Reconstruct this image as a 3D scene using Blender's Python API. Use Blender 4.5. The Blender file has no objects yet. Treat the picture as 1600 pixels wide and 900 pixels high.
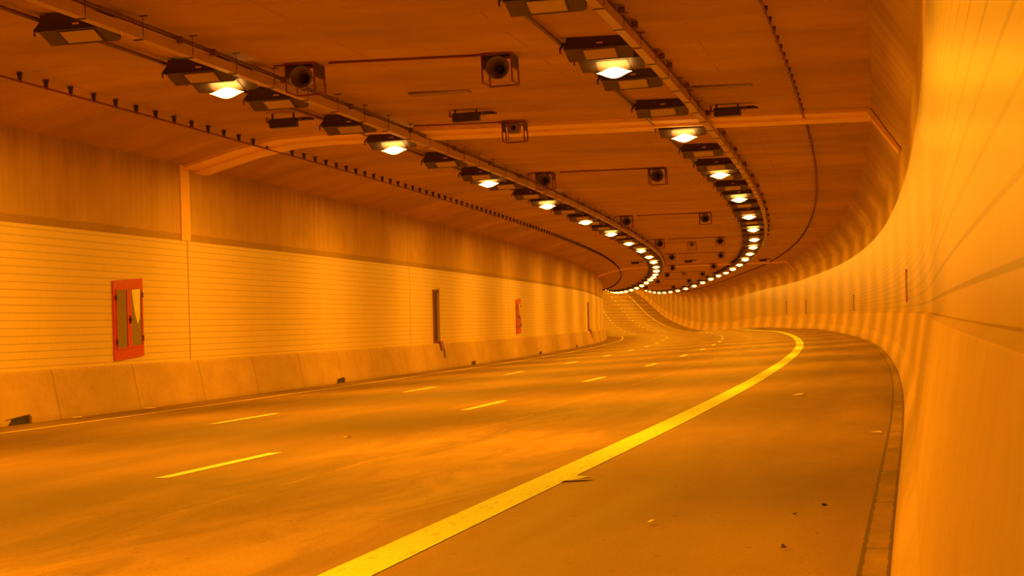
import bpy, bmesh, math, random
import numpy as np
from mathutils import Vector, Matrix
random.seed(7)
sc = bpy.context.scene
COL = sc.collection
sc.view_settings.view_transform = 'Standard'
sc.view_settings.look = 'None'
sc.view_settings.exposure = 0.0
sc.view_settings.gamma = 1.12

# ------------------------------------------------------------------ tunnel alignment (metres)
KK = [-10, 20, 45, 70, 95, 120, 145, 170, 200, 230, 260, 300, 350, 420]
KV = [-0.003913, 0.001112, 0.000708, 0.000989, 0.000677, 0.00096, 0.00086, 0.000707, 0.000961, 0.000567, -0.000527, 3.6e-05, -6.9e-05, 0.001146]
GK = [-10, 30, 60, 90, 120, 150, 180, 210, 240, 270, 300, 340, 420]
GV = [-0.0429, -0.044183, -0.044268, -0.04536, -0.04417, -0.050025, -0.044923, -0.059443, -0.052095, -0.037117, -0.023246, -0.011004, 0.037531]
EK = [0, 80, 140, 200, 260, 340]
EV = [-0.04123, -0.049026, -0.050498, -0.041635, 0.0011, 0.026953]
SG = np.arange(-45, 500, 1.0)
_k = np.interp(SG, KK, KV); _g = np.interp(SG, GK, GV)
_g[SG > 400] = np.interp(400, GK, GV)
TH = np.concatenate([[0], np.cumsum((_k[1:] + _k[:-1]) / 2)]); I0 = 45; TH -= TH[I0]
_m = (TH[1:] + TH[:-1]) / 2
XS = np.concatenate([[0], np.cumsum(-np.sin(_m))]); YS = np.concatenate([[0], np.cumsum(np.cos(_m))])
ZS = np.concatenate([[0], np.cumsum((_g[1:] + _g[:-1]) / 2)])
XS -= XS[I0]; YS -= YS[I0]; ZS -= ZS[I0]

def P(s, d, z):
    """point at chainage s, offset d to the left of the yellow line, height z over the carriageway plane"""
    t = np.interp(s, SG, TH); e = np.interp(s, EK, EV)
    return Vector((np.interp(s, SG, XS) - math.cos(t) * d, np.interp(s, SG, YS) - math.sin(t) * d,
                   np.interp(s, SG, ZS) + z + e * d))

def frame(s, d, z, level=False):
    """local axes: x to the right, y forward, z up"""
    o = P(s, d, z)
    t = float(np.interp(s, SG, TH))
    if level:
        return Matrix.Translation(o) @ Matrix.Rotation(t, 4, 'Z')
    f = (P(s + .5, d, z) - P(s - .5, d, z)).normalized()
    r = (P(s, d - 1, z) - P(s, d, z)).normalized()
    u = r.cross(f).normalized(); r = f.cross(u).normalized()
    m = Matrix((r, f, u)).transposed().to_4x4(); m.translation = o
    return m

def zceil(d):
    return float(np.interp(d, [-1.97, 9.07, 9.9, 10.75, 11.9], [4.965, 5.31, 5.29, 5.15, 4.86]))

# ------------------------------------------------------------------ materials
def newmat(name):
    m = bpy.data.materials.new(name); m.use_nodes = True
    nt = m.node_tree; b = nt.nodes['Principled BSDF']
    return m, nt, b
class N:
    def __init__(s, nt): s.nt = nt
    def node(s, t, **kw):
        n = s.nt.nodes.new(t)
        for k, v in kw.items(): setattr(n, k, v)
        return n
    def put(s, sock, v):
        if hasattr(v, 'is_output'): s.nt.links.new(v, sock)
        else: sock.default_value = v
    def math(s, op, a, b=0.0, c=0.0, clamp=False):
        n = s.node('ShaderNodeMath', operation=op, use_clamp=clamp)
        s.put(n.inputs[0], a); s.put(n.inputs[1], b)
        if op in ('SMOOTH_MIN', 'WRAP', 'COMPARE', 'MULTIPLY_ADD', 'PINGPONG'): s.put(n.inputs[2], c)
        return n.outputs[0]
    def uv(s):
        n = s.node('ShaderNodeUVMap', uv_map='UVMap'); x = s.node('ShaderNodeSeparateXYZ')
        s.nt.links.new(n.outputs[0], x.inputs[0]); return x.outputs[0], x.outputs[1]
    def vec(s, x, y, z=0.0):
        n = s.node('ShaderNodeCombineXYZ'); s.put(n.inputs[0], x); s.put(n.inputs[1], y); s.put(n.inputs[2], z); return n.outputs[0]
    def noise(s, v, scale=1.0, detail=4.0, rough=.55, dist=0.0):
        n = s.node('ShaderNodeTexNoise'); s.put(n.inputs['Vector'], v); n.inputs['Scale'].default_value = scale
        n.inputs['Detail'].default_value = detail; n.inputs['Roughness'].default_value = rough; n.inputs['Distortion'].default_value = dist
        return n.outputs['Fac']
    def ramp(s, f, stops):
        n = s.node('ShaderNodeValToRGB'); s.put(n.inputs[0], f); cr = n.color_ramp
        while len(cr.elements) < len(stops): cr.elements.new(.5)
        for e, (p, c) in zip(cr.elements, stops):
            e.position = p; e.color = (c, c, c, 1) if isinstance(c, (int, float)) else (*c, 1)
        return n.outputs[0]
    def mix(s, f, a, b, mode='MIX'):
        n = s.node('ShaderNodeMix', data_type='RGBA', blend_type=mode); s.put(n.inputs[0], f)
        for i, v in ((6, a), (7, b)):
            if isinstance(v, tuple) and len(v) == 3: v = (*v, 1)
            s.put(n.inputs[i], v)
        return n.outputs[2]
    def line(s, u, period, phase, half):
        """1 on thin lines repeated along u"""
        w = s.math('WRAP', s.math('SUBTRACT', u, phase), period / 2, -period / 2)
        return s.math('LESS_THAN', s.math('ABSOLUTE', w), half)

def plain(name, col, rough=.6, metal=0.0, var=.25, scale=6.0):
    m, nt, b = newmat(name); n = N(nt)
    tc = n.node('ShaderNodeTexCoord')
    f = n.noise(tc.outputs['Object'], scale, 3.0)
    c = n.mix(f, tuple(x * (1 - var) for x in col), tuple(min(1, x * (1 + var)) for x in col))
    nt.links.new(c, b.inputs['Base Color']); b.inputs['Roughness'].default_value = rough; b.inputs['Metallic'].default_value = metal
    return m

def mat_tiles(name, side):
    m, nt, b = newmat(name); n = N(nt); u, v = n.uv()
    h = n.line(v, .128, .02 if side == 'L' else .040, .0085 if side == 'L' else .0075)
    w = n.line(u, .105, 0, .006)
    j = n.line(u, 22.85, 42.12, .045)
    big = n.noise(n.vec(n.math('MULTIPLY', u, .5), n.math('MULTIPLY', v, .18)), 1.0, 3.0)
    cell = n.noise(n.vec(n.math('SNAP', u, .105), n.math('SNAP', v, .128)), 37.0, 0.0)
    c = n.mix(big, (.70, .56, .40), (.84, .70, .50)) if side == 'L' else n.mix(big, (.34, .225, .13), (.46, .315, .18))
    c = n.mix(n.math('MULTIPLY', cell, .22), c, (.52, .40, .28))
    c = n.mix(n.math('MULTIPLY', w, .3), c, (.40, .26, .12))
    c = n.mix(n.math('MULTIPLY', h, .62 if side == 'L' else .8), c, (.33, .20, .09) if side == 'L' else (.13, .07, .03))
    c = n.mix(n.math('MULTIPLY', j, .62), c, (.16, .08, .04))
    nt.links.new(c, b.inputs['Base Color'])
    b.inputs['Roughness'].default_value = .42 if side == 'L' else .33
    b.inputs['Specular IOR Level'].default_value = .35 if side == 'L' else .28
    return m

def mat_upper(name):
    m, nt, b = newmat(name); n = N(nt); u, v = n.uv()
    st = n.noise(n.vec(n.math('MULTIPLY', u, 3.2), n.math('MULTIPLY', v, .35)), 1.0, 5.0, .62)
    bl = n.noise(n.vec(n.math('MULTIPLY', u, .35), n.math('MULTIPLY', v, .7)), 1.0, 3.0)
    c = n.mix(n.ramp(st, [(.3, 0.0), (.72, 1.0)]), (.52, .35, .22), (.66, .46, .30))
    c = n.mix(n.math('MULTIPLY', n.ramp(bl, [(.38, 1.0), (.6, 0.0)]), .35), c, (.36, .23, .14))
    # stains running down from the ceiling, ledge shade and dirt painted over the tiles
    top = n.math('SUBTRACT', v, n.math('MULTIPLY', st, .9))
    c = n.mix(n.math('MULTIPLY', n.ramp(n.math('MULTIPLY', n.math('SUBTRACT', top, 3.9), 1.6, clamp=True), [(.0, 0.0), (1.0, 1.0)]), .42), c, (.24, .14, .08))
    led = n.math('LESS_THAN', v, n.math('ADD', 3.37, n.math('MULTIPLY', st, .14)))
    c = n.mix(n.math('MULTIPLY', led, .38), c, (.16, .10, .055))
    j = n.line(u, 22.85, 42.12, .03)
    c = n.mix(n.math('MULTIPLY', j, .5), c, (.12, .07, .04))
    nt.links.new(c, b.inputs['Base Color']); b.inputs['Roughness'].default_value = .85
    return m

def mat_ceiling():
    m, nt, b = newmat('ceiling_concrete'); n = N(nt); u, v = n.uv()
    a = n.noise(n.vec(n.math('MULTIPLY', u, .55), n.math('MULTIPLY', v, .30)), 1.0, 5.0, .6)
    f = n.noise(n.vec(n.math('MULTIPLY', u, 4.0), n.math('MULTIPLY', v, 1.1)), 1.0, 5.0, .6)
    c = n.mix(n.ramp(a, [(.35, 0.0), (.68, 1.0)]), (.40, .235, .12), (.58, .35, .19))
    c = n.mix(n.math('MULTIPLY', n.ramp(f, [(.55, 0.0), (.78, 1.0)]), .45), c, (.33, .18, .11))
    j = n.line(u, 22.85, 42.12, .035)
    c = n.mix(n.math('MULTIPLY', j, .6), c, (.10, .055, .035))
    j2 = n.math('MULTIPLY', n.line(u, 5.71, 1.3, .018), n.math('GREATER_THAN', f, .47))
    c = n.mix(n.math('MULTIPLY', j2, .4), c, (.12, .07, .045))
    j3 = n.math('MULTIPLY', n.line(v, 2.45, .45, .012), n.math('GREATER_THAN', a, .5))
    c = n.mix(n.math('MULTIPLY', j3, .35), c, (.12, .07, .045))
    nt.links.new(c, b.inputs['Base Color']); b.inputs['Roughness'].default_value = .9
    return m

def mat_barrier(name, joints):
    m, nt, b = newmat(name); n = N(nt); u, v = n.uv()
    a = n.noise(n.vec(n.math('MULTIPLY', u, .7), n.math('MULTIPLY', v, 1.3)), 1.0, 5.0, .6)
    f = n.noise(n.vec(n.math('MULTIPLY', u, 9.0), n.math('MULTIPLY', v, 9.0)), 1.0, 4.0)
    c = n.mix(n.ramp(a, [(.3, 0.0), (.7, 1.0)]), (.42, .28, .18), (.55, .38, .23))
    c = n.mix(n.math('MULTIPLY', n.ramp(f, [(.5, 0.0), (.75, 1.0)]), .25), c, (.26, .17, .10))
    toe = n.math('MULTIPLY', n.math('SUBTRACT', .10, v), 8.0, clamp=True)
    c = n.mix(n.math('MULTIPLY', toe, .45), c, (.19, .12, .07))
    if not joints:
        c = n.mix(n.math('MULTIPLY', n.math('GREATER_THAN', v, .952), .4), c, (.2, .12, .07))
    if joints:
        wob = n.math('MULTIPLY', n.math('SUBTRACT', n.noise(n.vec(v, 3.0), 6.0, 2.0), .5), .05)
        j = n.line(n.math('ADD', u, wob), 4.02, 34.22, .022)
        c = n.mix(n.math('MULTIPLY', j, .6), c, (.14, .08, .045))
    nt.links.new(c, b.inputs['Base Color']); b.inputs['Roughness'].default_value = .8
    return m

def mat_road():
    m, nt, b = newmat('asphalt'); n = N(nt); u, v = n.uv()
    def band(lo, hi, soft):
        x = n.math('DIVIDE', n.math('SUBTRACT', v, lo), soft, clamp=True)
        y = n.math('DIVIDE', n.math('SUBTRACT', hi, v), soft, clamp=True)
        return n.math('MULTIPLY', x, y)
    streak = n.noise(n.vec(n.math('MULTIPLY', u, .10), n.math('MULTIPLY', v, 2.1)), 1.0, 6.0, .62, .5)
    wisp = n.noise(n.vec(n.math('MULTIPLY', u, .34), n.math('MULTIPLY', v, 1.5), 4.0), 1.0, 7.0, .68, 1.2)
    blot = n.noise(n.vec(n.math('MULTIPLY', u, .22), n.math('MULTIPLY', v, .8), 9.0), 1.0, 4.0)
    grain = n.noise(n.vec(u, v), 55.0, 3.0, .7)
    c = n.mix(n.ramp(streak, [(.32, 0.0), (.7, 1.0)]), (.165, .10, .056), (.285, .17, .09))
    dust = n.math('MULTIPLY', n.ramp(wisp, [(.36, 0.0), (.57, 1.0)]), band(-.3, 3.2, .9))
    dust = n.math('MULTIPLY', dust, n.math('DIVIDE', n.math('SUBTRACT', 34.0, u), 16.0, clamp=True))
    c = n.mix(n.math('MULTIPLY', dust, .85), c, (.40, .25, .115))
    dust2 = n.math('MULTIPLY', n.ramp(wisp, [(.46, 0.0), (.62, 1.0)]), band(-3, 12, .2))
    c = n.mix(n.math('MULTIPLY', dust2, .12), c, (.42, .27, .14))
    edge = n.math('MULTIPLY', n.ramp(blot, [(.3, .2), (.7, 1.0)]), band(-2.4, -1.1, .6))
    c = n.mix(n.math('MULTIPLY', edge, .5), c, (.38, .235, .12))
    dk = n.math('MULTIPLY', n.ramp(blot, [(.40, 1.0), (.58, 0.0)]), .45)
    c = n.mix(dk, c, (.125, .078, .05))
    c = n.mix(n.math('MULTIPLY', n.ramp(grain, [(.5, 0.0), (.68, 1.0)]), .5), c, (.09, .055, .03))
    spots = n.noise(n.vec(u, v), 14.0, 1.0)
    c = n.mix(n.math('MULTIPLY', n.ramp(spots, [(.72, 0.0), (.75, 1.0)]), .7), c, (.04, .02, .012))
    lane = n.math('MULTIPLY', n.math('LESS_THAN', n.math('ABSOLUTE', n.math('SUBTRACT', v, n.math('ADD', 1.95, n.math('MULTIPLY', blot, .35)))), .035), n.math('GREATER_THAN', wisp, .47))
    c = n.mix(n.math('MULTIPLY', lane, .3), c, (.45, .29, .15))
    nt.links.new(c, b.inputs['Base Color'])
    r = n.ramp(streak, [(.3, .62), (.7, .8)])
    nt.links.new(r, b.inputs['Roughness']); b.inputs['Specular IOR Level'].default_value = .35
    bp = n.node('ShaderNodeBump'); bp.inputs['Strength'].default_value = .25; bp.inputs['Distance'].default_value = .01
    nt.links.new(grain, bp.inputs['Height']); nt.links.new(bp.outputs[0], b.inputs['Normal'])
    return m

def mat_gutter():
    m, nt, b = newmat('gutter_concrete'); n = N(nt); u, v = n.uv()
    a = n.noise(n.vec(n.math('MULTIPLY', u, 1.4), n.math('MULTIPLY', v, 5)), 1.0, 5.0, .65)
    c = n.mix(n.ramp(a, [(.3, 0.0), (.7, 1.0)]), (.15, .09, .05), (.33, .21, .115))
    wob = n.math('MULTIPLY', n.math('SUBTRACT', n.noise(n.vec(u, 0), 5.0, 5.0, .7), .5), .05)
    e1 = n.math('LESS_THAN', n.math('ABSOLUTE', n.math('SUBTRACT', n.math('ADD', v, wob), -2.2)), .011)
    e2 = n.math('LESS_THAN', n.math('ABSOLUTE', n.math('SUBTRACT', n.math('ADD', v, wob), -2.318)), .014)
    e = n.math('MAXIMUM', e1, e2)
    c = n.mix(n.math('MULTIPLY', e, .8), c, (.05, .028, .016))
    x = n.math('MULTIPLY', n.line(u, 2.2, .4, .03), .5)
    c = n.mix(x, c, (.06, .035, .02))
    nt.links.new(c, b.inputs['Base Color']); b.inputs['Roughness'].default_value = .85
    return m

def mat_paint(name, a, bcol, wear=.55):
    m, nt, b = newmat(name); n = N(nt); u, v = n.uv()
    f = n.noise(n.vec(n.math('MULTIPLY', u, 5.0), n.math('MULTIPLY', v, 22.0)), 1.0, 5.0, .7)
    g = n.noise(n.vec(n.math('MULTIPLY', u, .9), n.math('MULTIPLY', v, 6.0)), 1.0, 3.0)
    c = n.mix(n.ramp(g, [(.3, 0.0), (.7, 1.0)]), a, bcol)
    c = n.mix(n.math('MULTIPLY', n.ramp(f, [(.555, 0.0), (.63, 1.0)]), wear), c, (.30, .19, .07))
    nt.links.new(c, b.inputs['Base Color']); b.inputs['Roughness'].default_value = .7
    return m

M = {}
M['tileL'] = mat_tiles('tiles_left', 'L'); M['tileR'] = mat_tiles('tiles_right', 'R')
M['upper'] = mat_upper('upper_concrete'); M['ceil'] = mat_ceiling()
M['barL'] = mat_barrier('barrier_left', True); M['barR'] = mat_barrier('barrier_right', False)
M['road'] = mat_road(); M['gutter'] = mat_gutter()
M['yellow'] = mat_paint('yellow_paint', (.52, .80, .10), (.60, .88, .2))
M['white'] = mat_paint('white_paint', (.80, .80, .45), (.88, .90, .6), .35)
M['whiteold'] = mat_paint('worn_white_paint', (.80, .66, .36), (.88, .75, .42), .5)
M['beam'] = plain('pale_joint_concrete', (.93, .64, .36), .8, 0, .12, 2.0)
M['dark'] = plain('dark_painted_metal', (.045, .032, .026), .55, .2)
M['housing'] = plain('brown_lamp_metal', (.055, .034, .024), .5, .2)
M['galv'] = plain('galvanised_steel', (.52, .36, .23), .5, .2, .12, 3.0)
M['darkgalv'] = plain('dark_steel', (.16, .09, .06), .6, .2)  # dark brown steel of conduits, hangers and small boxes
M['red'] = plain('red_paint', (.52, .022, .012), .5, 0, .12)
M['maroon'] = plain('maroon_steel', (.20, .035, .025), .55, .1)
M['glassdim'] = plain('unlit_lamp_glass', (.46, .32, .17), .25, 0, .08)
M['glasslit'] = plain('lit_lamp_glass', (.10, .055, .025), .4, 0, .08)
M['horn'] = plain('olive_horn', (.24, .20, .09), .35, .2)
M['black'] = plain('black_parts_and_shade', (.012, .009, .007), .8)  # plain black for small parts and for painted hollow shade
M['grey'] = plain('grey_plate', (.30, .20, .12), .7)
M['olive'] = plain('olive_cabinet_glass', (.19, .165, .075), .12, .0, .2, 3.0)
M['pale'] = plain('painted_reflection', (.92, .95, .62), .35)  # colour for the reflection painted on the cabinet pane
M['tag'] = plain('pale_tag', (.6, .36, .2), .6)
M['litter'] = plain('pale_litter', (.85, .70, .45), .8)
M['leaf'] = plain('dark_litter', (.06, .035, .02), .9)
m, nt, b = newmat('glowing_lens')
b.inputs['Base Color'].default_value = (1, .9, .7, 1)
b.inputs['Emission Color'].default_value = (1, .42, .065, 1); b.inputs['Emission Strength'].default_value = 20.0
M['glow'] = m

# ------------------------------------------------------------------ mesh helpers
def link(name, me, mat, parent=None):
    me.materials.append(mat)
    o = bpy.data.objects.new(name, me); COL.objects.link(o)
    if parent is not None: o.parent = parent
    return o
def tag(o, label, cat, group=None, kind=None):
    if label: o['label'] = label
    if cat: o['category'] = cat
    if group: o['group'] = group
    if kind: o['kind'] = kind
    return o
def empty(name, mat, label, cat, group=None):
    o = bpy.data.objects.new(name, None); COL.objects.link(o); o.matrix_world = mat; o.empty_display_size = .2
    return tag(o, label, cat, group)
def smooth(o):
    for p in o.data.polygons: p.use_smooth = True
def srange(s0, s1, step):
    n = max(1, int(math.ceil((s1 - s0) / step - 1e-6)))
    return [s0 + (s1 - s0) * i / n for i in range(n + 1)]
def sweep(name, prof, s0, s1, mat, step=1.0, uv='d', closed=False, parent=None, flip=False, uvoff=0, cap=True):
    """extrude the cross-section prof [(d,z)] along the tunnel; uv in metres"""
    S = srange(s0, s1, step); n = len(prof); V = []; F = []; U = []
    for s in S: V += [P(s, d, z) for d, z in prof]
    cum = [0]
    for i in range(1, n + 1):
        a, c = prof[i - 1], prof[i % n]; cum.append(cum[-1] + math.hypot(a[0] - c[0], a[1] - c[1]))
    def vv(i):
        if uv == 'd': return prof[i % n][0]
        if uv == 'z': return prof[i % n][1]
        return cum[i]
    for i in range(len(S) - 1):
        for j in range(n if closed else n - 1):
            k = (j + 1) % n
            q = [i * n + j, i * n + k, (i + 1) * n + k, (i + 1) * n + j]; w = [(S[i], vv(j)), (S[i], vv(j + 1)), (S[i + 1], vv(j + 1)), (S[i + 1], vv(j))]
            if flip: q.reverse(); w.reverse()
            F.append(q); U += w
    if closed and cap:
        for base, rev in ((0, False), ((len(S) - 1) * n, True)):
            q = [base + j for j in range(n)]
            if rev: q.reverse()
            F.append(q); U += [(0, 0)] * n
    me = bpy.data.meshes.new(name); me.from_pydata(V, [], F); uvl = me.uv_layers.new(name='UVMap')
    for i, (a, c) in enumerate(U): uvl.data[i].uv = (a, c)
    me.update()
    return link(name, me, mat, parent)
def ring(d, z, r, n=8, sx=1.0):
    return [(d + r * sx * math.cos(2 * math.pi * i / n), z + r * math.sin(2 * math.pi * i / n)) for i in range(n)]

def bm_box(bm, x0, x1, y0, y1, z0, z1, bev=0.0):
    vs = [bm.verts.new((x, y, z)) for x in (x0, x1) for y in (y0, y1) for z in (z0, z1)]
    fs = [(0, 1, 3, 2), (4, 6, 7, 5), (0, 4, 5, 1), (2, 3, 7, 6), (0, 2, 6, 4), (1, 5, 7, 3)]
    fc = [bm.faces.new([vs[i] for i in f]) for f in fs]
    if bev:
        es = {e for f in fc for e in f.edges}
        bmesh.ops.bevel(bm, geom=list(es), offset=bev, segments=2, affect='EDGES')
def bm_prism(bm, poly_bottom, poly_top):
    a = [bm.verts.new(p) for p in poly_bottom]; c = [bm.verts.new(p) for p in poly_top]; n = len(a)
    for i in range(n): bm.faces.new((a[i], a[(i + 1) % n], c[(i + 1) % n], c[i]))
    bm.faces.new(a[::-1]); bm.faces.new(c)
def bm_tube(bm, p, q, r, n=8, r2=None):
    p, q = Vector(p), Vector(q); ax = (q - p).normalized()
    t = ax.orthogonal().normalized(); w = ax.cross(t); r2 = r if r2 is None else r2
    A = [bm.verts.new(p + (t * math.cos(2 * math.pi * i / n) + w * math.sin(2 * math.pi * i / n)) * r) for i in range(n)]
    B = [bm.verts.new(q + (t * math.cos(2 * math.pi * i / n) + w * math.sin(2 * math.pi * i / n)) * r2) for i in range(n)]
    for i in range(n): bm.faces.new((A[i], A[(i + 1) % n], B[(i + 1) % n], B[i]))
    bm.faces.new(A[::-1]); bm.faces.new(B)
def bm_lathe(bm, prof, axis='z', n=24, sx=1.0, sy=1.0, off=(0, 0, 0)):
    R = []
    for r, h in prof:
        if r < 1e-6:
            R.append([bm.verts.new(Vector((0, 0, h) if axis == 'z' else (0, h, 0)) + Vector(off))]); continue
        L = []
        for i in range(n):
            a = 2 * math.pi * i / n
            v = (r * sx * math.cos(a), r * sy * math.sin(a), h) if axis == 'z' else (r * math.cos(a), h, r * math.sin(a))
            L.append(bm.verts.new(Vector(v) + Vector(off)))
        R.append(L)
    for A, B in zip(R[:-1], R[1:]):
        for i in range(n):
            k = (i + 1) % n
            if len(A) == 1 and len(B) == 1: continue
            if len(A) == 1: bm.faces.new((A[0], B[i], B[k]))
            elif len(B) == 1: bm.faces.new((A[i], A[k], B[0]))
            else: bm.faces.new((A[i], A[k], B[k], B[i]))
def done(bm, name, mat, parent=None, sm=False):
    bmesh.ops.recalc_face_normals(bm, faces=bm.faces)
    me = bpy.data.meshes.new(name); bm.to_mesh(me); bm.free()
    o = link(name, me, mat, parent)
    if sm: smooth(o)
    return o
def copy_thing(root, mat, label=None, group=None):
    r = root.copy(); COL.objects.link(r); r.matrix_world = mat
    if label: r['label'] = label
    if group: r['group'] = group
    elif 'group' in r: del r['group']
    for ch in list(root.children):
        c = ch.copy(); COL.objects.link(c); c.parent = r
        for g in list(ch.children):
            h = g.copy(); COL.objects.link(h); h.parent = c
    return r
ORD = ['nearest', 'second', 'third', 'fourth', 'fifth', 'sixth', 'seventh', 'eighth', 'ninth', 'tenth', 'eleventh', 'twelfth', 'thirteenth', 'fourteenth', 'fifteenth', 'sixteenth', 'seventeenth', 'eighteenth', 'nineteenth', 'twentieth']

# ------------------------------------------------------------------ setting
SA, SB = -40, 470
def struct(o): o['kind'] = 'structure'; return o
DRC, DLC = -2.3147, 11.5438
struct(sweep('floor', [(-2.19, 0), (0, 0), (3.5, 0), (7, 0), (DLC + .12, 0)], SA, SB, M['road']))
struct(sweep('trim_1', [(DRC - .04, -.004), (-2.19, 0)], SA, SB, M['gutter']))
# barriers
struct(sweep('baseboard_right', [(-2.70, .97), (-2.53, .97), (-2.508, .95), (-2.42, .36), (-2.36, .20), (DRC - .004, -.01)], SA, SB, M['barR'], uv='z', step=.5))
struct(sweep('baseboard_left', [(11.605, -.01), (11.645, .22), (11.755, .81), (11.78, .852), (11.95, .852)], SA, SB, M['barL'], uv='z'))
# walls
struct(sweep('wall_left', [(11.866, .852), (11.866, 3.29)], SA, SB, M['tileL'], uv='z'))
struct(sweep('wall_left_upper', [(11.866, 3.29), (11.90, 3.29), (11.90, 4.90)], SA, SB, M['upper'], uv='z'))
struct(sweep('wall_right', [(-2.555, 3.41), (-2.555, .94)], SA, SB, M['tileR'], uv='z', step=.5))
struct(sweep('wall_right_upper', [(-1.97, 4.965), (-2.515, 4.18), (-2.56, 4.13), (-2.56, 3.41), (-2.555, 3.41)], SA, SB, M['upper'], uv='z'))
struct(sweep('ceiling', [(11.95, 4.845), (11.9, 4.86), (11.3, 5.02), (10.75, 5.15), (10.3, 5.235), (9.9, 5.29), (9.07, 5.31), (5.0, zceil(5)), (1.0, zceil(1)), (-1.97, 4.965)], SA, SB, M['ceil'])); smooth(bpy.data.objects['ceiling'])
# expansion joint collars in paler concrete
def joint_beam(idx, s):
    L = [(d, zceil(d)) for d in (-1.97, 1, 4, 7, 9.07, 9.9, 10.75, 11.9)]
    def strip(name, off, s0, s1, path=L, dirs=None):
        prof = [(d, z + .02) for d, z in path] + [(d, z - off) for d, z in reversed(path)]
        return struct(sweep(name, prof, s0, s1, M['beam'], closed=True, step=.4))
    strip('trim_%d' % (idx), .075, s, s + 1.6)
    strip('trim_%d' % (idx + 1), .13, s + .75, s + 1.6)
    prof = [(-1.93, 5.0), (-2.53, 4.13), (-2.49, 4.08), (-1.90, 4.87)]
    struct(sweep('trim_%d' % (idx + 2), prof, s, s + .7, M['beam'], closed=True, step=.4))
    struct(sweep('trim_%d' % (idx + 3), [(11.93, 3.30), (11.93, 4.9), (11.87, 4.83), (11.87, 3.30)], s - .30, s + .28, M['beam'], closed=True, step=.3))
joint_beam(2, 42.1); joint_beam(6, 156.3)

# ------------------------------------------------------------------ road markings
sol = sweep('solid_line', [(.115, .004), (-.145, .004)], -10, 205, M['yellow'], step=.5, flip=True)
tag(sol, 'wide solid yellow line sweeping from the bottom of the road into the bend', 'road marking')
sol2 = sweep('solid_line', [(.05, .004), (-.09, .004)], 205, 460, M['whiteold'], step=.5, flip=True)
tag(sol2, 'thin pale solid line climbing the distant ramp beside the right wall', 'road marking')
edge = sweep('edge_line', [(10.33, .004), (10.21, .004)], -10, 460, M['whiteold'], flip=True)
tag(edge, 'thin worn pale edge line along the foot of the left barrier', 'road marking')
def dash_row(d, first, n, nm, start_ix=0):
    for i in range(n):
        s = first + 12 * i
        o = sweep('lane_dash', [(d + .065, .004), (d - .065, .004)], s - 1.55, s + 1.55, M['white'], step=.8, flip=True)
        k = i - start_ix
        if k < 0: tag(o, 'lane dash of the line %s, behind the picture edge' % nm, 'lane dash', 'lane dashes outside the view ' + nm)
        elif k < 8: tag(o, '%s dash of the broken line %s' % (ORD[k], nm), 'lane dash', 'broken lane line ' + nm)
        elif k < 19: tag(o, 'tiny dash in the far bend of the broken line ' + nm, 'lane dash', 'far bend dashes ' + nm)
        else: tag(o, 'tiny dash on the distant ramp in the broken line ' + nm, 'lane dash', 'distant ramp dashes ' + nm)
dash_row(3.484, 17.736, 35, 'next to the yellow line')
dash_row(6.936, 29.47, 34, 'nearer the left wall')

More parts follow.
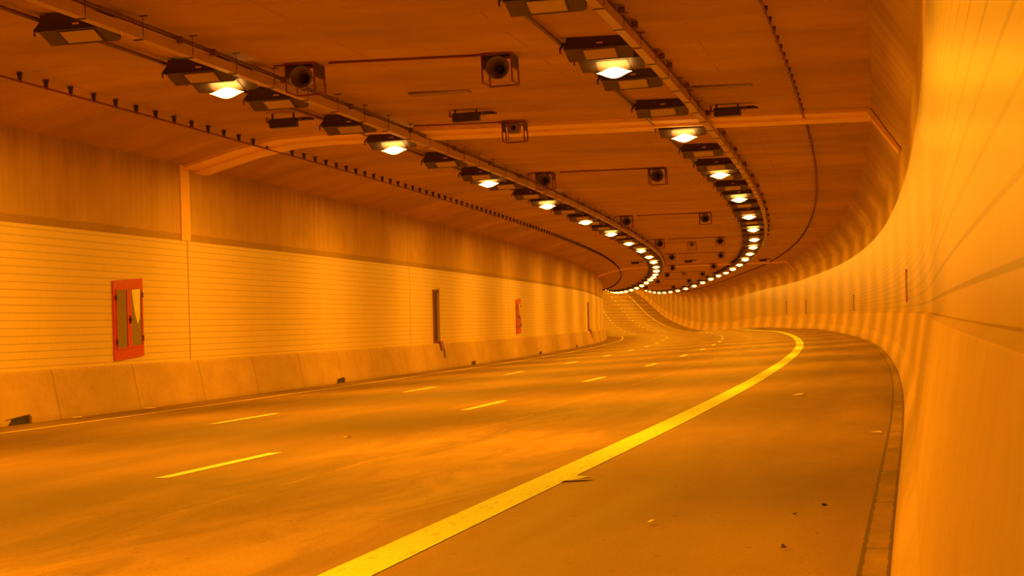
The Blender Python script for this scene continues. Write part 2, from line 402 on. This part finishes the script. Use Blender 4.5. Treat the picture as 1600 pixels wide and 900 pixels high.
# ------------------------------------------------------------------ lamps
def make_lamp(lit):
    root = empty('glowing_tunnel_lamp' if lit else 'unlit_tunnel_lamp', Matrix.Identity(4), 'x', 'ceiling lamp')
    bm = bmesh.new()
    W = .47
    bot = [(-W, -.22, 0), (W - .02, -.22, 0), (W, -.16, -.02), (W, .16, -.112), (W - .05, .22, -.13), (-W + .015, .22, -.13), (-W, .205, -.125)]
    top = [(-W + .04, -.20, .20), (W - .06, -.20, .20), (W - .04, -.15, .20), (W - .02, .14, .10), (W - .07, .20, .06), (-W + .03, .20, .06), (-W + .02, .18, .07)]
    bm_prism(bm, bot, top)
    o = done(bm, 'housing', M['housing'], root)
    bm = bmesh.new()        # hood along the front edge
    bm_prism(bm, [(-W - .012, -.245, -.012), (W - .005, -.245, -.012), (W - .005, -.205, -.016), (-W - .012, -.205, -.016)],
             [(-W + .0, -.235, .035), (W - .02, -.235, .035), (W - .02, -.20, .035), (-W + .0, -.20, .035)])
    done(bm, 'hood', M['dark'], root)
    def zb(y): return -.13 * (y + .22) / .44
    bm = bmesh.new()
    x0, x1, y0, y1, t = -.215, .235, -.165, .165, .012
    fr = .022
    for a, c, e, f in ((x0 - fr, x0, y0 - fr, y1 + fr), (x1, x1 + fr, y0 - fr, y1 + fr), (x0, x1, y0 - fr, y0), (x0, x1, y1, y1 + fr)):
        bm_prism(bm, [(a, e, zb(e) - t), (c, e, zb(e) - t), (c, f, zb(f) - t), (a, f, zb(f) - t)],
                 [(a, e, zb(e) + t), (c, e, zb(e) + t), (c, f, zb(f) + t), (a, f, zb(f) + t)])
    done(bm, 'glass_frame', M['dark'], root)
    bm = bmesh.new(); t = .006
    bm_prism(bm, [(x0, y0, zb(y0) - t), (x1, y0, zb(y0) - t), (x1, y1, zb(y1) - t), (x0, y1, zb(y1) - t)],
             [(x0, y0, zb(y0)), (x1, y0, zb(y0)), (x1, y1, zb(y1)), (x0, y1, zb(y1))])
    done(bm, 'glass', M['glasslit' if lit else 'glassdim'], root)
    bm = bmesh.new(); bm_box(bm, -.005, .085, -.252, -.232, .045, .068, .003)
    o = done(bm, 'name_tag', M['tag'], root)
    for x in (-.36, .33):
        bm = bmesh.new(); bm_box(bm, x - .02, x + .02, -.17, .12, .195, .21); bm_box(bm, x - .02, x + .02, -.15, -.13, .18, .255); bm_box(bm, x - .02, x + .02, .08, .10, .08, .255)
        done(bm, 'bracket', M['dark'], root)
    bm = bmesh.new(); bm_tube(bm, (-W - .02, -.12, .08), (-W - .07, -.14, .02), .018); bm_tube(bm, (-W - .07, -.14, .03), (-W - .07, -.14, -.05), .012)
    bm_tube(bm, (-W + .03, -.12, .09), (-W - .02, -.12, .08), .03)
    done(bm, 'cable_gland', M['dark'], root)
    if lit:
        bm = bmesh.new()
        prof = [(0, -.085)] + [(.262 * r, -.085 * ((1 + math.cos(math.pi * r)) / 2) ** .75) for r in (.15, .3, .45, .6, .72, .84, .94)] + [(.262, 0)] + \
               [(.262 * r, .08 * ((1 + math.cos(math.pi * r)) / 2) ** .75) for r in (.9, .75, .6, .45, .3, .15)] + [(0, .08)]
        bm_lathe(bm, prof, 'z', 28, 1.0, .5, off=(.02, .04, -.175))
        o = done(bm, 'glowing_lens', M['glow'], root, True); o['label'] = 'glowing white lens'
    return root
proto_dim, proto_lit = make_lamp(False), make_lamp(True)
LD = bpy.data.lights.new('sodium_light', 'AREA'); LD.shape = 'ELLIPSE'; LD.size = .5; LD.size_y = .5; LD.energy = 585; LD.color = (1.0, .298, .003)
used = {True: False, False: False}
def put_lamp(lit, s, d, z, label, group=None):
    pr = proto_lit if lit else proto_dim
    mt = frame(s, d, z)
    if not used[lit]:
        used[lit] = True; pr.matrix_world = mt; pr['label'] = label
        if group: pr['group'] = group
        return pr
    return copy_thing(pr, mt, label, group)
first_lit = None
ROWS = [('left', 7.62, 5.05, (31.05, 11.5, 23.1)), ('right', 1.78, 4.93, (31.35, 12.0, 24.0))]
for row, dd, zz, (S0, DS, PER) in ROWS:
    for k in range(0, 34):
        s = S0 + DS * k
        if k < 10: lb, gr = '%s glowing white lamp of the %s ceiling row' % (ORD[k], row), 'glowing lamps of the %s ceiling row' % row
        elif k < 22: lb, gr = 'tiny glowing lamp in the distant bend of the %s ceiling row' % row, 'distant glowing lamps of the %s ceiling row' % row
        else: lb, gr = 'glowing lamp beyond the crest of the %s ceiling row' % row, 'hidden far glowing lamps of the %s row' % row
        put_lamp(True, s, dd, zz, lb, gr)
    kk = 0
    for per in range(0, 7):
        for off in (25.2, 29.95, 34.0, 38.9):
            s = off + PER * per
            if kk < 12: lb, gr = '%s unlit dark lamp housing of the %s ceiling row' % (ORD[kk], row), 'unlit lamps of the %s ceiling row' % row
            else: lb, gr = 'small unlit lamp housing far along the %s ceiling row' % row, 'distant unlit lamps of the %s ceiling row' % row
            kk += 1
            put_lamp(False, s, dd, zz, lb, gr)
    # the same row carries on behind the photographer
    for k in range(-5, 0):
        put_lamp(True, S0 + DS * k, dd, zz, 'glowing lamp of the %s ceiling row, overhead or behind the camera' % row, 'glowing %s row lamps outside the view' % row)
    for k in range(-5, 36):
        o = bpy.data.objects.new('sodium_light', LD); COL.objects.link(o)
        o.matrix_world = frame(S0 + DS * k, dd - .02, zz - .275)

# ------------------------------------------------------------------ rails, trays, conduits
for row, dd, zz, _ in ROWS:
    dr = 8.14 if row == 'left' else 2.32
    zc = zceil(dr)
    o = sweep('lamp_feed_conduit', ring(dr, zc - .065, .03, 8), 3, 330, M['darkgalv'], closed=True)
    smooth(o); tag(o, 'dark conduit feeding the %s row of ceiling lamps along their left ends' % row, 'conduit')
    dt = 7.08 if row == 'left' else 1.27
    zt = 4.95 if row == 'left' else 4.85
    w = .11 if row == 'left' else .12
    root = empty('cable_tray', frame(30, dt - w / 2, zt, True), 'long pale steel cable tray hung beside the %s ceiling row of lamps' % row, 'cable tray')
    inv = root.matrix_world.inverted()
    def under(o, root=root, inv=inv):
        o.data.transform(inv); o.parent = root; return o
    under(sweep('tray', [(dt, zt + .15), (dt, zt), (dt - w, zt), (dt - w, zt + .13), (dt - w + .01, zt + .13), (dt - w + .01, zt + .01), (dt - .01, zt + .01), (dt - .01, zt + .13)], 3, 260, M['galv'], closed=True))
    dc = dt - w + .035
    c = under(sweep('side_conduit', ring(dc, zt + .195, .032 if row == 'left' else .014, 8), 3, 260, M['darkgalv'], closed=True)); smooth(c)
    nh = 0
    s = 23.7
    bmf = bmesh.new()
    for k in range(100):
        sk = 19.8 + 1.95 * k
        top = zceil(dc)
        bm = bmesh.new()
        bm_tube(bm, P(sk, dc - .04, zt + .03), P(sk, dc - .04, top), .005, 5)
        for (x0, x1, z0, z1) in ((dc - .10, dc + .0, top - .014, top - .004), (dc - .04, dt + .01, zt - .014, zt - .003)):
            a = [P(sk + q, x, z) for z in (z0, z1) for q, x in ((-.02, x0), (-.02, x1), (.02, x1), (.02, x0))]
            bm_prism(bm, a[:4], a[4:])
        under(done(bm, 'hanger', M['dark' if row == 'left' else 'darkgalv']))
    for k, sk in enumerate([22.1, 26.9, 28.3, 31.8, 33.0, 36.1, 41.0, 45.6, 50.2, 55.0, 59.8, 64.6, 69.4, 74.2, 79, 84, 89, 94, 99, 104]):
        bm = bmesh.new(); bm_box(bm, -.04, .04, -.05, .05, -.045, .045, .008); bm_tube(bm, (.0, -.06, 0), (0, -.10, 0), .02); bm_tube(bm, (0, .06, 0), (0, .10, 0), .02)
        o = done(bm, 'junction_box', M['darkgalv']); o.matrix_world = root.matrix_world.inverted() @ frame(sk, dc - .10, zt + .14); o.parent = root

# clipped cables
def clip_cable(d, z, side, s_first, lab):
    root = empty('clipped_cable', frame(30, d, z, True), lab, 'cable')
    inv = root.matrix_world.inverted()
    c = sweep('cable', ring(d, z, .019, 8), 3, 330, M['maroon'], closed=True); c.data.transform(inv); c.parent = root; smooth(c)
    zc = zceil(d)
    clip = None
    bms = bmesh.new()
    for k in range(300):
        s = s_first + k
        if k < 100:
            if clip is None:
                bm = bmesh.new(); h = max(.09, zc - z)
                bm_box(bm, -.042, .042, -.03, .03, h - .016, h)
                bm_prism(bm, [(-.018, -.014, -.02), (.018, -.014, -.02), (.018, .014, -.02), (-.018, .014, -.02)], [(-.036, -.022, h - .016), (.036, -.022, h - .016), (.036, .022, h - .016), (-.036, .022, h - .016)])
                clip = done(bm, 'clip', M['dark']); o = clip
            else:
                o = clip.copy(); COL.objects.link(o)
            o.parent = root; o.matrix_basis = inv @ frame(s, d, z)
        else:
            fm = inv @ frame(s, d, z); h = max(.09, zc - z)
            bm_prism(bms, [fm @ Vector(v) for v in ((-.018, -.014, -.02), (.018, -.014, -.02), (.018, .014, -.02), (-.018, .014, -.02))],
                     [fm @ Vector(v) for v in ((-.04, -.03, h), (.04, -.03, h), (.04, .03, h), (-.04, .03, h))])
    o = done(bms, 'far_clips', M['dark'], root); o['kind'] = 'stuff'
clip_cable(10.27, 5.10, 'left', 19.62 + 1, 'dark cable on closely spaced ceiling clips nearest the left wall')
clip_cable(-.67, 4.93, 'right', 19.67, 'dark cable on closely spaced ceiling clips between right lamp row and right wall')

# ------------------------------------------------------------------ caged horns and cage lamps
def cage(bm, w=.22, dp=.60, h=.43, r=.014):
    for x in (-w, w):
        for y in (0, dp): bm_tube(bm, (x, y, 0), (x, y, -h), r, 6)
        bm_tube(bm, (x, 0, -h), (x, dp, -h), r, 6); bm_tube(bm, (x, 0, -.01), (x, dp, -.01), r, 6)
        bm_tube(bm, (x, 0, -h * .5), (x, dp, -h * .5), r * .8, 6)
    for y in (0, dp): bm_tube(bm, (-w, y, -.012), (w, y, -.012), r * 1.2, 6)
    bm_tube(bm, (-w, dp, -h), (w, dp, -h), r, 6)
def make_horn():
    root = empty('caged_horn_speaker', Matrix.Identity(4), 'x', 'horn speaker')
    bm = bmesh.new(); cage(bm); done(bm, 'cage', M['maroon'], root)
    for x in (-.22, .22):
        bm = bmesh.new(); bm_box(bm, x - .006, x + .006, .02, .58, -.23, -.02); done(bm, 'side_plate', M['dark'], root)
    bm = bmesh.new()
    bm_lathe(bm, [(.165, .05), (.178, .055), (.178, .075), (.15, .12), (.115, .22), (.09, .34), (.09, .46), (.0, .46)], 'y', 28, off=(.0, 0, -.22))
    bm_lathe(bm, [(.165, .05), (.145, .09), (.10, .16), (.07, .26), (0, .28)], 'y', 28, off=(.0, 0, -.22))
    done(bm, 'horn', M['horn'], root, True)
    bm = bmesh.new(); bm_lathe(bm, [(0, .10), (.035, .115), (.055, .15), (.06, .26), (0, .27)], 'y', 20, off=(.01, 0, -.225)); done(bm, 'horn_core', M['black'], root, True)
    bm = bmesh.new(); bm_box(bm, -.20, .20, .25, .31, -.04, -.012); bm_tube(bm, (0, .28, -.02), (0, .28, -.14), .02); done(bm, 'hanger', M['dark'], root)
    return root
hp = make_horn(); first = True
for k, s in enumerate([30.95 + 25.0 * q for q in range(9)]):
    for side, d in (('left', 6.42), ('right', 3.44)):
        if k < 6: lb, gr = '%s round horn in a red cage, %s one of its crosswise pair' % (ORD[k], side), 'caged horns on the ceiling'
        else: lb, gr = 'tiny caged horn far along the ceiling, %s one of its pair' % side, 'distant caged horns, %s side' % side
        mt = frame(s, d, zceil(d) + .0)
        if first: hp.matrix_world = mt; hp['label'] = lb; hp['group'] = gr; first = False
        else: copy_thing(hp, mt, lb, gr)
    bm = bmesh.new()
    a = [(s + .12, d, zceil(d) - .05 - .04) for d in (7.0, 6.86)]
    bm_tube(bm, P(s + .12, 6.85, zceil(6.6) - .02), P(s + .12, 6.46, zceil(6.6) - .02), .013, 6)
    bm_tube(bm, P(s + .12, 6.0, zceil(6.0) - .02), P(s + .12, 3.55, zceil(3.55) - .02), .018, 6)
    o = done(bm, 'cross_conduit', M['maroon'])
    tag(o, ('%s thin dark conduit crossing the ceiling between a pair of caged horns' % ORD[k]) if k < 6 else 'tiny far conduit between a pair of distant caged horns', 'conduit', None if k < 6 else 'distant cross conduits')
def make_box():
    root = empty('caged_camera', Matrix.Identity(4), 'x', 'camera')
    bm = bmesh.new(); cage(bm, .215, .42, .40, .014); bm_tube(bm, (-.1, 0, -.01), (-.1, 0, -.4), .01, 6); done(bm, 'cage', M['maroon'], root)
    bm = bmesh.new(); bm_box(bm, -.12, .11, .06, .34, -.25, -.05, .02); done(bm, 'camera_body', M['horn'], root)
    bm = bmesh.new(); bm_lathe(bm, [(0, .03), (.04, .035), (.05, .06), (.0, .065)], 'y', 18, off=(.0, 0, -.15)); done(bm, 'lens', M['black'], root, True)
    bm = bmesh.new(); bm_box(bm, -.19, .19, .12, .16, -.10, -.085); done(bm, 'mounting_bar', M['dark'], root)
    for x in (-.215, .215):
        bm = bmesh.new(); bm_box(bm, x - .006, x + .006, .02, .40, -.2, -.02); done(bm, 'side_plate', M['dark'], root)
    return root
cp = make_box()
for k, (s, d) in enumerate([(41.4, 4.95), (111.5, 4.95), (181.5, 4.95)]):
    lb = ['square camera box in a red cage just before the pale ceiling beam', 'small square caged box midway between the far pair of horns', 'tiny caged box on the ceiling beyond the other caged boxes'][k]
    mt = frame(s, d, zceil(d))
    if k == 0: cp.matrix_world = mt; cp['label'] = lb
    else: copy_thing(cp, mt, lb)
    bm = bmesh.new(); bm_tube(bm, P(s + .08, 6.95, zceil(6.9) - .02), P(s + .08, d + .2, zceil(d) - .02), .014, 6)
    tag(done(bm, 'camera_conduit', M['maroon']), 'dark ceiling conduit running from the left tray to the %s caged box' % ['nearest', 'middle', 'farthest'][k], 'conduit')

# ------------------------------------------------------------------ dark box units with an arm
def make_unit():
    root = empty('ceiling_sensor_unit', Matrix.Identity(4), 'x', 'ceiling unit')
    bm = bmesh.new(); bm_box(bm, -.25, .25, -.10, .12, -.16, .0, .01); done(bm, 'box', M['dark'], root)
    bm = bmesh.new(); bm_box(bm, .25, .50, -.05, .05, -.055, .0, .01); bm_tube(bm, (.50, 0, -.03), (.58, 0, -.05), .03, 8, .012); done(bm, 'arm', M['dark'], root)
    bm = bmesh.new(); bm_lathe(bm, [(0, -.03), (.035, -.02), (.04, 0), (.035, .02), (0, .03)], 'y', 16, off=(.33, -.06, -.035)); done(bm, 'joint_knob', M['darkgalv'], root, True)
    bm = bmesh.new(); bm_tube(bm, (-.25, 0, -.05), (-.31, 0, -.05), .012); bm_box(bm, -.32, -.29, -.02, .02, -.06, .05); done(bm, 'end_bracket', M['maroon'], root)
    for x in (-.2, .2):
        bm = bmesh.new(); bm_box(bm, x - .015, x + .015, -.02, .02, 0, .10); done(bm, 'mount', M['dark'], root)
    return root
up = make_unit(); i = 0
for s, d, z, lb in [(37.9, 8.62, 5.17, 'black box unit with a side arm left of the left lamp row'), (39.0, 5.43, 5.20, 'black box unit with a side arm in the middle of the ceiling'),
                    (40.2, .68, 5.15, 'black box unit with a side arm right of the right lamp row'), (141, 8.9, 5.2, 'tiny far black box unit left of the left lamp row'),
                    (144, 5.4, 5.15, 'tiny far black box unit in the middle of the ceiling'), (148, .25, 5.0, 'tiny far black box unit right of the right lamp row')]:
    z = min(z, zceil(d) - .06)
    mt = frame(s, d, z)
    if i == 0: up.matrix_world = mt; up['label'] = lb
    else: copy_thing(up, mt, lb)
    i += 1
for s, d, lb in ((35.85, 5.28, 'long faded flat plate on the ceiling between the two lamp rows'), (36.95, .55, 'long faded flat plate on the ceiling right of the right lamp row')):
    bm = bmesh.new(); bm_box(bm, -.52, .52, -.2, .2, -.03, .0, .005); bm_tube(bm, (.5, -.15, -.035), (.5, .15, -.035), .012, 6)
    for x in (-.4, 0, .4): bm_tube(bm, (x, -.16, -.04), (x, -.16, -.028), .012, 6)
    o = done(bm, 'ceiling_plate', M['grey']); o.matrix_world = frame(s, d, zceil(d)); tag(o, lb, 'ceiling plate')

# ------------------------------------------------------------------ things on the walls (local: x forward along the wall, -y into the tunnel)
def wall_frame(s, d, z, left=True):
    """x along the wall (forward for the left wall), y into the wall, z up; level"""
    o = P(s, d, z); f = P(s + .5, d, 0) - P(s - .5, d, 0); f.z = 0; f.normalize()
    if not left: f = -f
    up = Vector((0, 0, 1)); y = up.cross(f).normalized()
    m = Matrix((f, y, up)).transposed().to_4x4(); m.translation = o
    return m
def make_cabinet():
    W, H = 1.62, 1.48
    root = empty('hose_cabinet', Matrix.Identity(4), 'x', 'cabinet')
    bm = bmesh.new()
    for a in ((0, W, 0, .19), (0, W, H - .16, H), (0, .12, .19, H - .16), (W - .10, W, .19, H - .16)): bm_box(bm, a[0], a[1], -.03, .05, a[2], a[3])
    done(bm, 'frame', M['red'], root)
    bm = bmesh.new(); bm_box(bm, .05, W - .05, .03, .06, .05, H - .05); done(bm, 'back_panel', M['horn'], root)
    for i, (x0, x1) in enumerate(((.12, W / 2 - .005), (W / 2 + .005, W - .10))):
        bm = bmesh.new(); st = .11
        a0 = .02 if i == 0 else st; a1 = st if i == 0 else .02
        bm_box(bm, x0, x0 + a0, -.045, -.015, .19, H - .16); bm_box(bm, x1 - a1, x1, -.045, -.015, .19, H - .16)
        bm_box(bm, x0 + a0, x1 - a1, -.045, -.015, .19, .22); bm_box(bm, x0 + a0, x1 - a1, -.045, -.015, H - .19, H - .16)
        dr = done(bm, 'door', M['red'], root)
        bm = bmesh.new(); bm_box(bm, x0 + a0, x1 - a1, -.032, -.026, .22, H - .19); done(bm, 'pane', M['olive'], dr)
        for z in (.34, H - .32):
            bm = bmesh.new(); hx = x0 - .02 if i == 0 else x1 + .02
            bm_tube(bm, (hx, -.05, z - .05), (hx, -.05, z + .05), .014); done(bm, 'hinge', M['black'], dr)
    bm = bmesh.new(); bm_box(bm, W / 2 - .03, W / 2 + .05, -.075, -.045, .70, .75, .006); bm_tube(bm, (W / 2 + .01, -.06, .65), (W / 2 + .01, -.06, .80), .012); done(bm, 'handle', M['black'], root)
    bm = bmesh.new()
    pts = [(.98, H - .2), (1.30, H - .2), (1.46, H - .2), (1.40, .72), (1.28, .62), (1.16, .78), (1.06, 1.0)]
    bm_prism(bm, [(x, -.036, z) for x, z in pts], [(x, -.033, z) for x, z in pts]); done(bm, 'painted_reflection', M['pale'], root)  # added pale shape imitating a lamp reflection on the right-hand pane
    return root
cb = make_cabinet()
cb.matrix_world = wall_frame(37.55, 11.866, .93); cb['label'] = 'red framed double door cabinet with narrow glass panes, nearest on left tiled wall'
copy_thing(cb, wall_frame(90.3, 11.866, .98), 'small far red framed cabinet on left tiled wall beyond the dark niche')
def make_niche():
    root = empty('emergency_niche', Matrix.Identity(4), 'x', 'niche')
    W, H = .98, 1.74
    bm = bmesh.new()
    for a in ((0, W, H - .05, H), (0, .05, 0, H - .05), (W - .05, W, 0, H - .05), (.05, W - .05, 0, .04)): bm_box(bm, a[0], a[1], -.05, .05, a[2], a[3])
    done(bm, 'frame', M['maroon'], root)
    bm = bmesh.new(); bm_box(bm, .05, W - .05, -.02, .0, .04, H - .05); done(bm, 'recess_shade', M['black'], root)  # flat black panel painting the shade inside the niche
    bm = bmesh.new(); bm_box(bm, .60, .76, -.06, -.02, .04, H - .12); done(bm, 'door_edge', M['grey'], root)
    bm = bmesh.new(); bm_prism(bm, [(.50, -.20, -.27), (.95, -.20, -.27), (.95, -.10, -.27), (.50, -.10, -.27)], [(.45, -.15, 0.0), (.95, -.15, 0.0), (.95, .0, 0.0), (.45, .0, 0.0)]); done(bm, 'sill_box', M['maroon'], root)
    bm = bmesh.new(); bm_tube(bm, (.88, -.19, -.27), (.88, -.225, -.55), .025); done(bm, 'drain_pipe', M['darkgalv'], root)
    return root
nc = make_niche(); nc.matrix_world = wall_frame(68.95, 11.866, .88); nc['label'] = 'tall dark niche with a brown sill box in left tiled wall'
copy_thing(nc, wall_frame(135.6, 11.866, .93), 'faint far dark niche near the end of left tiled wall')
def small_cab(s, z, h, lb, mat='red'):
    root = empty('wall_box', wall_frame(s + .35, -2.555, z, False), lb, 'wall box')
    bm = bmesh.new(); bm_box(bm, 0, .7, -.012, .03, 0, h); done(bm, 'body', M['grey' if mat == 'red' else 'darkgalv'], root)
    for a, c in ((0, .10), (h - .10, h)):
        bm = bmesh.new(); bm_box(bm, 0, .7, -.022, .02, a, c); done(bm, 'band', M[mat], root)
    bm = bmesh.new(); bm_box(bm, .0, .03, -.02, .02, .1, h - .1); done(bm, 'door_edge', M[mat], root)
small_cab(39.5, 1.17, .58, 'shallow box with red bands seen edge-on on right tiled wall, nearest')
small_cab(95, 1.06, .7, 'thin brown box seen edge-on, second along the right tiled wall', 'maroon')
small_cab(147, 1.02, .95, 'thin brown box seen edge-on, third along the right tiled wall', 'maroon')
small_cab(168, 1.2, .95, 'thin brown box seen edge-on, farthest along the right tiled wall', 'maroon')

# drain openings at the foot of the left barrier, inner shade painted as black plates
for k, s in enumerate([32.4, 54.1, 75.7, 97.5, 119.2]):
    w = .5 if k == 0 else .45
    root = empty('drain_opening', wall_frame(s, 11.605, 0, True), '%s dark drain opening at the foot of the left barrier' % ORD[k], 'drain opening')
    z0 = -.05
    bm = bmesh.new(); bm_prism(bm, [(-w, -.012, z0), (w, -.012, z0), (w, .03, z0), (-w, .03, z0)], [(-w, .02, .115), (w, .02, .115), (w, .06, .115), (-w, .06, .115)]); done(bm, 'opening', M['black'], root)
    bm = bmesh.new(); bm_box(bm, -w, w, .008, .05, .115, .125); bm_box(bm, w - .10, w, -.016, .03, z0, .10); done(bm, 'rim', M['darkgalv'], root)

# ------------------------------------------------------------------ litter on the road
def scrap(s, d, w, l, lb, mat='litter', rot=0.0, name='paper_scrap'):
    bm = bmesh.new(); n = 7; r = []
    for i in range(n):
        a = 2 * math.pi * i / n; k = random.uniform(.6, 1.1); r.append((math.cos(a) * w * k, math.sin(a) * l * k))
    c = bm.verts.new((0, 0, .035 * min(1, w * 8)))
    vs = [bm.verts.new((x, y, .006 + random.uniform(0, .02))) for x, y in r]
    for i in range(n): bm.faces.new((c, vs[i], vs[(i + 1) % n]))
    o = done(bm, name, M[mat]); o.matrix_world = frame(s, d, .002) @ Matrix.Rotation(rot, 4, 'Z'); tag(o, lb, 'litter')
scrap(13.9, -.22, .16, .10, 'pale torn scrap lying against the right edge of the yellow line', 'yellow', .3)
scrap(27.2, -1.04, .09, .10, 'small pale scrap on the lane right of the yellow line', rot=.2)
scrap(17.8, -2.1, .07, .05, 'pale sliver beside the right gutter')
scrap(34.4, 11.4, .10, .08, 'small white scrap by the left barrier, left of the other')
scrap(37.8, 11.25, .16, .14, 'crumpled white scrap at the foot of the left barrier below the red cabinet')
scrap(21.7, 3.42, .045, .10, 'thin pale scrap on the road left of the yellow line')
scrap(10.63, -1.12, .03, .03, 'tiny curled pale scrap on the near right lane')
scrap(11.2, -1.95, .02, .02, 'dark crumb near the right gutter, upper one', 'leaf', 0, 'dirt_crumb')
scrap(10.8, -1.82, .016, .02, 'dark crumb near the right gutter, lower left one', 'leaf', 0, 'dirt_crumb')
scrap(9.25, -1.86, .024, .03, 'dark twig-like crumb on the road near the bottom right', 'leaf', 0, 'dirt_crumb')

# ------------------------------------------------------------------ world and camera
w = bpy.data.worlds.new('World'); sc.world = w; w.use_nodes = True
w.node_tree.nodes['Background'].inputs[0].default_value = (.03, .008, 0, 1); w.node_tree.nodes['Background'].inputs[1].default_value = 1
F_, YAW, PIT, ROL, DC, HC = (2.08797, 0.17161, -0.02983, -0.02274, -2.36895, 1.10509)
cd = bpy.data.cameras.new('camera'); cam = bpy.data.objects.new('camera', cd); COL.objects.link(cam); sc.camera = cam
cd.sensor_width = 36; cd.lens = 36 * F_; cd.clip_start = .02; cd.clip_end = 2000
R0 = Vector((math.cos(YAW), math.sin(YAW), 0)); fw = Vector((-math.sin(YAW), math.cos(YAW), 0)); up = Vector((0, 0, 1))
f2 = fw * math.cos(PIT) + up * math.sin(PIT); u2 = -fw * math.sin(PIT) + up * math.cos(PIT)
r3 = R0 * math.cos(ROL) + u2 * math.sin(ROL); u3 = -R0 * math.sin(ROL) + u2 * math.cos(ROL)
mt = Matrix((r3, u3, -f2)).transposed().to_4x4(); mt.translation = Vector((-DC, 0, HC)); cam.matrix_world = mt
cd.dof.use_dof = True; cd.dof.focus_distance = 45; cd.dof.aperture_fstop = 22
